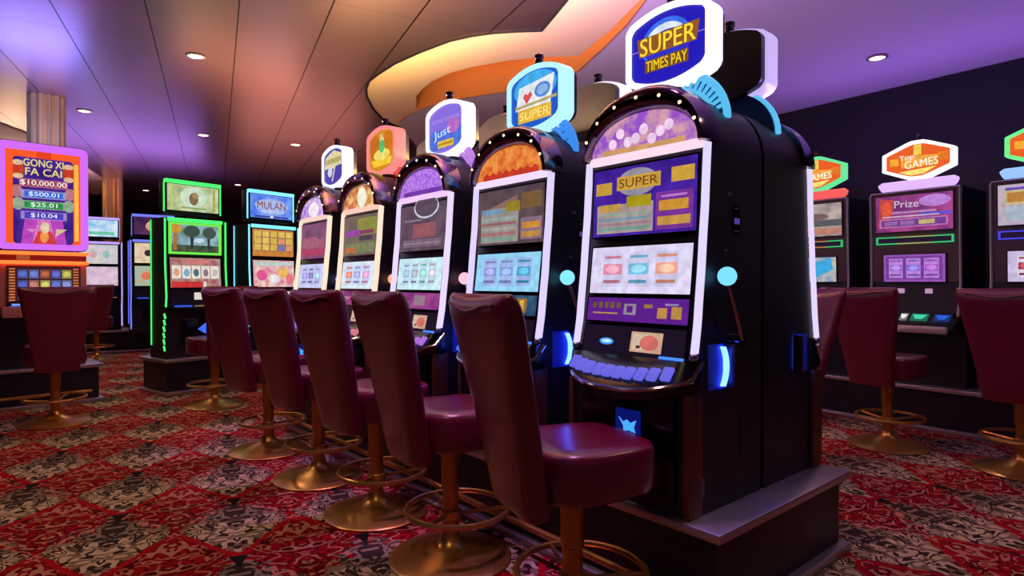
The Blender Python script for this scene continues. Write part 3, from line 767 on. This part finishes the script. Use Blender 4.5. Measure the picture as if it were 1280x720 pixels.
# ------------------------------------------------------------------ wall machines on the right
def wall_slot(label, loc, p, group):
    t = thing('slot_machine', label, 'slot machine', (loc[0], loc[1], PLZ), R(-53.13), group)
    HW = .3
    pr = [(.1, 0), (.1, .38), (-.16, .42), (-.16, .45), (-.02, .53), (.03, .75), (.0, 1.43), (.5, 1.43), (.5, 0)]
    b = MB(); b.prism(pr, -HW, HW, BLACK); b.bm.transform(Matrix(((0, 1, 0, 0), (1, 0, 0, 0), (0, 0, 1, 0), (0, 0, 0, 1))))
    cab = b.build('cabinet', t); bmesh_fix(cab)
    fz = lambda z: .03 - .03 * (z - .75) / .68 if z > .75 else -.02 + .05 * (z - .53) / .22
    for s in (-1, 1):
        mb = MB(); mb.tube([(s * .29, fz(z) - .012, z) for z in (.5, .6, .75, 1.0, 1.2, 1.42)], .011, STEEL, 8)
        mb.build('side_trim', cab)
    mb = MB()
    mb.tube([(-.29, fz(1.42) - .012, 1.425), (.29, fz(1.42) - .012, 1.425)], .008, STEEL, 8); mb.build('top_trim', cab)
    # fascia
    tl = math.atan2(.03, .68)
    mb = MB(); mb.box(-.28, .28, -.006, .01, -.33, .33, TAUPE); f = mb.build('fascia', t); f.location = (0, fz(1.09) - .004, 1.09); f.rotation_euler = (tl, 0, 0)
    screen('upper_screen', t, .5, .265, (0, fz(1.26) - .026, 1.265), tl, p['top'])
    o = [(-.25, 1.04), (.25, 1.04), (.25, 1.095), (-.25, 1.095)]; i = [(-.24, 1.048), (.24, 1.048), (.24, 1.087), (-.24, 1.087)]
    mb = MB(); mb.ring(o, i, fz(1.07) - .026, fz(1.07) - .01, p['edge'])
    mb.box(-.24, .24, fz(1.07) - .016, fz(1.07) - .01, 1.048, 1.087, em((34, 14, 46), .8)); mb.box(-.1, .12, fz(1.07) - .028, fz(1.07) - .02, 1.04, 1.046, p['edge2']); mb.box(-.1, .14, fz(1.07) - .028, fz(1.07) - .02, 1.09, 1.095, p['edge2'])
    mb.build('light_slot', t)
    screen('reel_screen', t, .4, .2, (0, fz(.85) - .024, .86), tl, p['low'])
    mb = MB(); mb.box(-.28, .28, -.16, -.01, .44, .47, DARKGREY, .008)
    deck = mb.build('button_deck', t)
    mb = MB(); mb.box(-.27, .27, -.185, -.15, .395, .45, pm('silver_lip', (225, 215, 210), .4, .5), .014); mb.build('deck_lip', deck)
    tiltm = Matrix.Translation((0, -.07, .5)) @ Matrix.Rotation(R(-50), 4, 'X')
    mb = MB(); mb.box(-.27, .27, -.008, .008, -.07, .06, DARKGREY, M=tiltm)
    mb.build('control_panel', deck)
    for x, c, w in ((-.03, (235, 230, 225), .05), (.07, (60, 205, 160), .11), (.21, (30, 90, 200), .1)):
        mb = MB(); mb.box(x - w / 2, x + w / 2, -.016, -.008, -.045, .03, em(dim(c, .55), .8), .003, M=tiltm); mb.prism([(x - w * .4, .012), (x + w * .4, .012), (x + w * .2, -.028), (x - w * .2, -.028)], -.02, -.016, em(c, 1.1), M=tiltm)
        mb.build('button', deck)
    for x in (-.08, .1):
        mb = MB(); mb.box(x - .022, x + .022, fz(.7) - .03, fz(.7) - .01, .675, .71, em((205, 160, 200), .8), .004); mb.build('bet_light', t)
    # pill light and hexagonal sign
    mb = MB(); mb.tube([(-.25, .06, 1.475), (-.235, .06, 1.482), (.235, .06, 1.482), (.25, .06, 1.475)], [.028, .036, .036, .028], p['pill'], 14); mb.build('top_light', t)
    sign(t, .47, .13, .29, .05, .12, 1.66, p['led'], p['sign'], hexy=True, bord=.026, back=.05, bg=(235, 95, 30))
    return t
sg = [('r', .06, .4, .2, .62, (245, 170, 50)), ('r', .82, .42, .96, .66, (240, 130, 40)), ('r', .44, .66, .56, .98, (255, 215, 90)), ('p', [(.2, .18), (.8, .26), (.6, .06), (.4, .04)], (255, 225, 120)), ('p', [(.24, .3), (.46, .28), (.8, .34), (.82, .6), (.24, .68)], (250, 170, 60)), ('t', 'Top', .33, .6, .24, .2, .1, (255, 240, 240)), ('t', 'GAMES', .56, .4, .52, .24, .06, (255, 250, 225))]
kp = dict(top=[('r', 0, 0, 1, 1, noisy((100, 40, 110), (170, 70, 140), 7)), ('p', [(.03, .1), (.2, .1), (.26, .9), (.06, .95)], (190, 70, 70)), ('e', .15, .66, .07, .2, (235, 90, 60)), ('e', .78, .8, .2, .16, (190, 130, 215)), ('t', 'Prize', .42, .76, .32, .2, 0, (205, 190, 215)), ('r', .22, .5, .8, .56, (180, 130, 180)), ('r', .6, .42, .98, .48, (80, 80, 230)), ('r', .06, .12, .94, .36, (190, 120, 190)), ('r', .08, .15, .92, .33, (120, 60, 140)), ('r', .12, .18, .3, .3, (150, 100, 170)), ('r', .34, .18, .52, .3, (150, 100, 170)), ('r', .58, .18, .78, .3, (200, 180, 120)), ('r', .1, .4, .84, .44, (205, 170, 200))],
          low=[('r', 0, 0, 1, 1, (150, 85, 180)), ('r', .04, .08, .96, .94, (120, 60, 150))] + reels(3, (160, 95, 190), (190, 130, 220), [(150, 110, 200), (130, 110, 215), (165, 90, 195)], .06, .94)[1:],
          edge=em((60, 205, 120), .9), edge2=em((205, 150, 90), .9), pill=em((222, 180, 250), 1.1), led=em((248, 250, 245), 1.3), sign=sg)
lp = dict(kp, top=[('r', 0, 0, 1, 1, noisy((130, 120, 120), (190, 170, 165), 9)), ('r', 0, .3, 1, .5, (90, 90, 95)), ('r', 0, .05, 1, .25, (190, 130, 110)), ('e', .6, .6, .2, .1, (120, 90, 100))],
          low=[('r', 0, 0, 1, 1, noisy((60, 130, 200), (200, 190, 170), 9)), ('p', [(.5, .1), (.95, .5), (.9, .9), (.4, .8)], (60, 170, 225))], edge2=em((225, 40, 50), 1.0), pill=em((240, 90, 90), 1.1), led=em((100, 225, 150), 1.1))
mp = dict(kp, top=[('r', 0, 0, 1, 1, noisy((170, 160, 200), (205, 185, 180), 8)), ('r', .04, .06, .96, .94, (190, 170, 180)), ('r', .08, .5, .9, .86, (205, 180, 130)), ('r', .1, .56, .3, .8, (190, 130, 60)), ('r', .36, .6, .6, .8, (205, 150, 90)), ('r', .08, .1, .9, .46, (170, 185, 200)), ('r', .08, .86, .9, .92, (90, 70, 190))],
          low=reels(3, (205, 190, 225), (225, 215, 235), [(170, 60, 70), (90, 70, 170), (190, 70, 90)]), edge=em((70, 70, 235), 1.0), edge2=em((230, 190, 90), 1.0), pill=em((150, 190, 255), 1.1), led=em((110, 235, 140), 1.1))
kc = Vector((2.95, 4.47)); rr_ = Vector((-.6, .8)); nn = Vector((.8, .6))
kw = 'wall machines with orange hexagonal signs'
wall_slot('wall slot machine with white bordered orange sign reading Top Games and purple screens', kc, kp, kw)
q = kc + rr_ * .754; wall_slot('wall slot machine with a red light on top, half hidden behind the island', q, lp, kw)
q = kc - rr_ * .754; wall_slot('wall slot machine at the right edge with green edged sign and pale blue top light', q, mp, kw)
q = kc + nn * -.0 + rr_ * 2.2
plinth('long black plinth with steel edge under the wall machines on the right', (q.x, q.y), R(-53.13), 0, 4.2, .72, rail=False)

# ------------------------------------------------------------------ room shell
def cp(px, py, z=Zc):                         # where the photo's point lies on a level plane
    d = F * (z - H) / (353.0 - py); return ((px - 640) / F * d, d)
def rotmap(nt, ang):
    tc = nt.nodes.new('ShaderNodeTexCoord'); mp_ = nt.nodes.new('ShaderNodeMapping')
    mp_.inputs['Rotation'].default_value = (0, 0, ang)
    nt.links.new(tc.outputs['Object'], mp_.inputs['Vector'])
    return mp_
def mathn(nt, op, a, b=None, c=None):
    n = nt.nodes.new('ShaderNodeMath'); n.operation = op
    for i, v in enumerate((a, b, c)):
        if v is None: continue
        if isinstance(v, (int, float)): n.inputs[i].default_value = v
        else: nt.links.new(v, n.inputs[i])
    return n.outputs[0]
def mixc(nt, fac, a, b):
    n = nt.nodes.new('ShaderNodeMix'); n.data_type = 'RGBA'
    for k, v in (('Factor', fac), ('A', a), ('B', b)):
        if isinstance(v, (int, float)): n.inputs[k].default_value = v
        elif isinstance(v, tuple): n.inputs[k].default_value = v
        else: nt.links.new(v, n.inputs[k])
    return n.outputs['Result']

def carpet():
    m, nt, b = new_mat('carpet')
    mp_ = rotmap(nt, -R(26))
    sx = nt.nodes.new('ShaderNodeSeparateXYZ'); nt.links.new(mp_.outputs[0], sx.inputs[0])
    # slight distortion of the lattice by noise
    def noise(scale, det=3, dist=0.0):
        n = nt.nodes.new('ShaderNodeTexNoise'); n.inputs['Scale'].default_value = scale; n.inputs['Detail'].default_value = det
        n.inputs['Distortion'].default_value = dist
        nt.links.new(mp_.outputs[0], n.inputs['Vector']); return n.outputs['Fac']
    a = mathn(nt, 'FRACT', mathn(nt, 'ADD', mathn(nt, 'MULTIPLY', sx.outputs[0], 1 / .48), 10.3375))
    c = mathn(nt, 'FRACT', mathn(nt, 'ADD', mathn(nt, 'MULTIPLY', sx.outputs[1], 1 / .71), 10.303))
    ax = mathn(nt, 'ABSOLUTE', mathn(nt, 'SUBTRACT', a, .5)); cx = mathn(nt, 'ABSOLUTE', mathn(nt, 'SUBTRACT', c, .5))
    n1 = noise(22, 2)
    farh = mathn(nt, 'GREATER_THAN', c, .5)
    d = mathn(nt, 'ADD', mathn(nt, 'ADD', ax, cx), mathn(nt, 'MULTIPLY', mathn(nt, 'SUBTRACT', n1, .5), mathn(nt, 'ADD', .12, mathn(nt, 'MULTIPLY', farh, .75))))
    light = mathn(nt, 'LESS_THAN', d, .47)
    # mirrored scrollwork inside each lozenge
    cb = nt.nodes.new('ShaderNodeCombineXYZ')
    nt.links.new(mathn(nt, 'MULTIPLY', ax, .48), cb.inputs[0]); nt.links.new(mathn(nt, 'MULTIPLY', mathn(nt, 'SUBTRACT', c, .5), .71), cb.inputs[1])
    def mnoise(scale, det=2, dist=0.0):
        n = nt.nodes.new('ShaderNodeTexNoise'); n.inputs['Scale'].default_value = scale; n.inputs['Detail'].default_value = det
        n.inputs['Distortion'].default_value = dist
        nt.links.new(cb.outputs[0], n.inputs['Vector']); return n.outputs['Fac']
    sw = mathn(nt, 'SINE', mathn(nt, 'MULTIPLY', mnoise(9, 1, .7), 40.0))
    sw2 = mathn(nt, 'SINE', mathn(nt, 'MULTIPLY', mnoise(12, 1, 1.0), 36.0))
    patch = mnoise(14, 2)
    cream = mixc(nt, mathn(nt, 'GREATER_THAN', sw, -.2), lin((64, 46, 40)), lin((222, 194, 162)))
    cream = mixc(nt, mathn(nt, 'GREATER_THAN', patch, .56), cream, lin((150, 122, 100)))
    grey = mixc(nt, mathn(nt, 'GREATER_THAN', sw2, .1), lin((66, 50, 46)), lin((160, 138, 118)))
    cream = mixc(nt, mathn(nt, 'GREATER_THAN', mathn(nt, 'ADD', c, mathn(nt, 'MULTIPLY', mathn(nt, 'SUBTRACT', patch, .5), .8)), .52), cream, grey)
    redb = mixc(nt, mathn(nt, 'GREATER_THAN', sw2, .05), lin((178, 10, 30)), lin((92, 12, 22)))
    redb = mixc(nt, mathn(nt, 'MULTIPLY', mathn(nt, 'GREATER_THAN', sw, .45), mathn(nt, 'GREATER_THAN', patch, .45)), redb, lin((210, 140, 118)))
    edge = mathn(nt, 'MULTIPLY', mathn(nt, 'LESS_THAN', mathn(nt, 'ABSOLUTE', mathn(nt, 'SUBTRACT', d, .52)), .03), mathn(nt, 'LESS_THAN', c, .45))
    redb = mixc(nt, edge, redb, lin((190, 16, 30)))
    root = mathn(nt, 'MULTIPLY', mathn(nt, 'LESS_THAN', ax, mathn(nt, 'MULTIPLY', mathn(nt, 'SUBTRACT', c, .84), .45)), mathn(nt, 'GREATER_THAN', c, .84))
    col = mixc(nt, light, redb, cream)
    col = mixc(nt, root, col, lin((36, 30, 30)))
    nt.links.new(col, b.inputs['Base Color'])
    b.inputs['Roughness'].default_value = .95; b.inputs['Specular IOR Level'].default_value = .1
    bp_ = nt.nodes.new('ShaderNodeBump'); bp_.inputs['Strength'].default_value = .2; bp_.inputs['Distance'].default_value = .01
    nt.links.new(noise(260, 2), bp_.inputs['Height']); nt.links.new(bp_.outputs[0], b.inputs['Normal'])
    return m
mb = MB(); mb.slab([(-11, -1.5), (9, -1.5), (9, 17), (-11, 17)], -.06, 0, carpet()); struct(mb.build('floor', smooth=False))

def metal_ceiling():
    m, nt, b = new_mat('metal_ceiling')
    mp_ = rotmap(nt, -R(26))
    sx = nt.nodes.new('ShaderNodeSeparateXYZ'); nt.links.new(mp_.outputs[0], sx.inputs[0])
    X0 = (182 - 640) / F * (F * (Zc - H) / 353.0); Y0 = F * (Zc - H) / 353.0
    p0 = X0 * math.cos(R(26)) + Y0 * math.sin(R(26)); pitch = 119 / F * Y0 * math.cos(R(26))
    fr = mathn(nt, 'FRACT', mathn(nt, 'ADD', mathn(nt, 'DIVIDE', mathn(nt, 'SUBTRACT', sx.outputs[0], p0), pitch), 20.5))
    ln = mathn(nt, 'LESS_THAN', mathn(nt, 'ABSOLUTE', mathn(nt, 'SUBTRACT', fr, .5)), .009)
    fr2 = mathn(nt, 'FRACT', mathn(nt, 'ADD', mathn(nt, 'MULTIPLY', sx.outputs[1], 1 / 1.25), 20.2))
    ln2 = mathn(nt, 'LESS_THAN', mathn(nt, 'ABSOLUTE', mathn(nt, 'SUBTRACT', fr2, .5)), .0022)
    l = mathn(nt, 'MAXIMUM', ln, mathn(nt, 'MULTIPLY', ln2, .5))
    col = mixc(nt, l, lin((168, 138, 152)), lin((24, 16, 22)))
    nt.links.new(col, b.inputs['Base Color'])
    b.inputs['Metallic'].default_value = .93
    n = nt.nodes.new('ShaderNodeTexNoise'); n.inputs['Scale'].default_value = .9; n.inputs['Detail'].default_value = 2
    nt.links.new(mp_.outputs[0], n.inputs['Vector'])
    b.inputs['Roughness'].default_value = .36
    bp_ = nt.nodes.new('ShaderNodeBump'); bp_.inputs['Strength'].default_value = .25; bp_.inputs['Distance'].default_value = .05
    nt.links.new(n.outputs['Fac'], bp_.inputs['Height']); nt.links.new(bp_.outputs[0], b.inputs['Normal'])
    return m
K1 = [(709, 0), (677, 39), (646, 40), (616, 42), (588, 46), (562, 52), (525, 66), (494, 80), (472, 94), (462, 102), (458, 112), (459, 122), (467, 137), (481, 152), (500, 160)]
K2 = [(521, 137), (520, 122), (528, 113), (540, 103), (562, 93), (587, 86), (630, 78), (675, 73), (722, 72), (760, 42), (800, 2)]
K3 = [(500, 153), (511, 144), (525, 137), (555, 128), (587, 122), (634, 115), (680, 103), (722, 90), (755, 60), (781, 34), (812, -6)]
k1 = [cp(*q) for q in K1]; k2 = [cp(*q) for q in K2]; k3 = [cp(*q) for q in K3]
n1 = (k1[0][0] + .9, k1[0][1] - 3.4)          # curve continues towards the near side
n2 = (k2[-1][0] + .9, k2[-1][1] - 3.4); n3 = (k3[-1][0] + .9, k3[-1][1] - 3.4)
far = (k1[-1][0] + .35, 17)
th = .06
def slabz(name, poly, m, z0=Zc, z1=None):
    mb = MB(); mb.slab(poly, z0, z1 or z0 + th, m); return struct(mb.build(name, smooth=False))
slabz('ceiling', [(-11, -1.5), n1] + k1 + [far, (-11, 17)], metal_ceiling())
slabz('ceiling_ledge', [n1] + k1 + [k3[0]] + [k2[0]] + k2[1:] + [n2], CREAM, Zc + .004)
slabz('ceiling_far', [k1[-1], k3[0]] + k3[1:] + [n3, (9, n3[1]), (9, 17), far], LILAC, Zc + .008)
mb = MB(); mb.tube([(x, y, Zc) for x, y in [n1] + k1], .013, SEAM, 8); struct(mb.build('trim_1'))
# light slot: back wall, cap, and lamps
def ribbon(name, line, z0, z1, m, off=.0):
    mb = MB()
    for a, b in zip(line, line[1:]):
        mb.face([(a[0], a[1], z0), (b[0], b[1], z0), (b[0], b[1], z1), (a[0], a[1], z1)], m)
    o = mb.build(name, sharp=80)
    md = o.modifiers.new('thick', 'SOLIDIFY'); md.thickness = .02; md.offset = off
    return struct(o)
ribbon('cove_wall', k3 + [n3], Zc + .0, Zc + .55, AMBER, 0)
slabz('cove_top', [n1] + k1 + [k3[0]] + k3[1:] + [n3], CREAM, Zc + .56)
mb = MB(); mb.tube([(x - .1, y - .12, Zc + .11) for x, y in k2[2:] + [n2]], .012, em((255, 170, 85), 13.0), 8)
tag(mb.build('cove_light'), 'amber light tube hidden above the cream ceiling ledge', 'cove light')

wall_p = kc + nn * 1.42
def wall(name, a, b, z0=0, z1=Zc, m=WALLD, t=.1):
    a = Vector(a); b = Vector(b); d = (b - a).normalized(); n = Vector((-d.y, d.x)) * t
    mb = MB(); mb.slab([tuple(a), tuple(b), tuple(b + n), tuple(a + n)], z0, z1, m); return struct(mb.build(name, smooth=False))
wall('wall_right', wall_p - rr_ * 7, wall_p + rr_ * 13, 0, Zc)
wall('wall_far', (-2.5, 16.3), (-11, 16.3), 0, Zc, pm('far_wall', (70, 48, 40), .6, vary=.3))
wall('wall_left', (-10.8, 17), (-10.8, -1.5), 0, Zc)
# pale cove far left
LC = [(-60, 138), (0, 153), (30, 164), (60, 178), (100, 203), (132, 224), (141, 238), (120, 243), (60, 222), (-60, 205)]
mb = MB(); mb.slab([cp(*q) for q in LC], Zc - .02, Zc - .002, CREAM); struct(mb.build('trim_2', smooth=False))

# columns
def column(x, y, r, label):
    mb = MB(); n = 72; rings = []
    for z in (0, Zc - .002):
        rings.append([(x + (r + .035 * (abs(math.sin(k * PI / 6)) - .7)) * math.cos(2 * PI * k / n), y + (r + .035 * (abs(math.sin(k * PI / 6)) - .7)) * math.sin(2 * PI * k / n), z) for k in range(n)])
    mb.loft(rings, GOLD)
    o = mb.build('column'); o['kind'] = 'structure'; return o
column(-4.62, 6.05, .145, '')
column(-7.15, 10.9, .15, '')

# ------------------------------------------------------------------ downlights
DL = [(246, 71, 'largest ceiling downlight, left of the cream cove'), (255, 169, 'ceiling downlight directly behind the largest one'), (107, 139, 'ceiling downlight just right of the gold column'),
      (370, 181, 'small ceiling downlight above the farthest arched machine'), (1095, 73, 'ceiling downlight in the purple ceiling at right'), (298, 231, 'distant ceiling downlight above the blue lit machine'), (183, 238, 'distant ceiling downlight left of the green machine')]
for px, py, lb in DL:
    x, y = cp(px, py)
    t = thing('downlight', lb, 'ceiling light', (x, y, Zc), 0, 'recessed ceiling downlights')
    mb = MB(); mb.lathe([(.075, .0), (.078, -.006), (.06, -.01), (.056, -.002)], (0, 0, 0), STEEL, 28); mb.build('trim_ring', t)
    mb = MB(); mb.lathe([(.0562, -.0025), (.05, -.006), (.01, -.007)], (0, 0, 0), em((255, 226, 195), 6.0), 24); mb.build('lens', t)

def light(kind, name, loc, energy, col, **kw):
    l = bpy.data.lights.new(name, kind); l.energy = energy; l.color = col
    for k, v in kw.items():
        if k not in ('rot',): setattr(l, k, v)
    o = bpy.data.objects.new(name, l); C.objects.link(o); o.location = loc
    if 'rot' in kw: o.rotation_euler = kw['rot']
    return o
WARM = (1, .74, .48)
for px, py, lb in DL:
    x, y = cp(px, py)
    light('SPOT', 'downlight_lamp', (x, y, Zc - .03), 22, WARM, spot_size=R(125), spot_blend=.6, shadow_soft_size=.05)
# more downlights over the aisle, out of frame above the camera
for x, y in ((-1.6, 2.2), (-2.9, 3.4), (-.6, 1.0), (2.4, 1.8)):
    light('SPOT', 'downlight_lamp', (x, y, Zc - .03), 22, WARM, spot_size=R(125), spot_blend=.6, shadow_soft_size=.05)
for k in range(5):      # added violet spots, not real fixtures, put in to tint the seats
    c = bank(.374 + .723 * k, -.2)
    light('SPOT', 'seat_fill', (c.x, c.y, Zc - .03), 75, (.8, .32, 1), spot_size=R(34), spot_blend=.7, shadow_soft_size=.06)
# added upward lamps, not real fixtures, that throw colour on the ceiling
def wash(x, y, z, e, col, sx, sy, rz): light('AREA', 'fill_wash', (x, y, z), e, col, shape='RECTANGLE', size=sx, size_y=sy, rot=(PI, 0, rz))
c = bank(1.1, .8); wash(c.x, c.y, 1.82, 42, (.42, .22, 1), 2.2, .15, rzB)
c = bank(2.3, .45); wash(c.x, c.y, 1.84, 105, (1, .66, .24), 2.6, .12, rzB)
q = kc + nn * .6; wash(q.x, q.y, 1.85, 16, (.45, .2, 1), 3, .15, R(-53))
wash(-2.9, 6.6, 2.15, 9, (1, .42, .2), 1.4, .3, R(53))
wash(-4.4, 5.6, 2.32, 20, (.22, .25, 1), .7, .3, R(45))
wash(-6.0, 9.6, 2.15, 36, (.45, .25, 1), 2, .3, R(38))
wash(-3.4, 9.8, 1.6, 26, (1, .4, .3), 2, .3, 0)
wash(-7.3, 8.9, 2.1, 22, (1, .7, .4), .6, .3, 0)
# ------------------------------------------------------------------ world, camera
w = bpy.data.worlds.new('world'); bpy.context.scene.world = w; w.use_nodes = True
bgn = w.node_tree.nodes['Background']; bgn.inputs[0].default_value = (.42, .27, .55, 1); bgn.inputs[1].default_value = .065
cam = bpy.data.cameras.new('camera'); co = bpy.data.objects.new('camera', cam); C.objects.link(co)
cam.lens = F / 1280 * 36; cam.sensor_width = 36
co.location = (0, 0, H); co.rotation_euler = (R(90 - .53), 0, 0)
cam.clip_start = .02
sc = bpy.context.scene; sc.camera = co
sc.view_settings.view_transform = 'Standard'; sc.view_settings.look = 'None'; sc.view_settings.gamma = 1; sc.view_settings.exposure = 0
sc.view_settings.use_curve_mapping = False
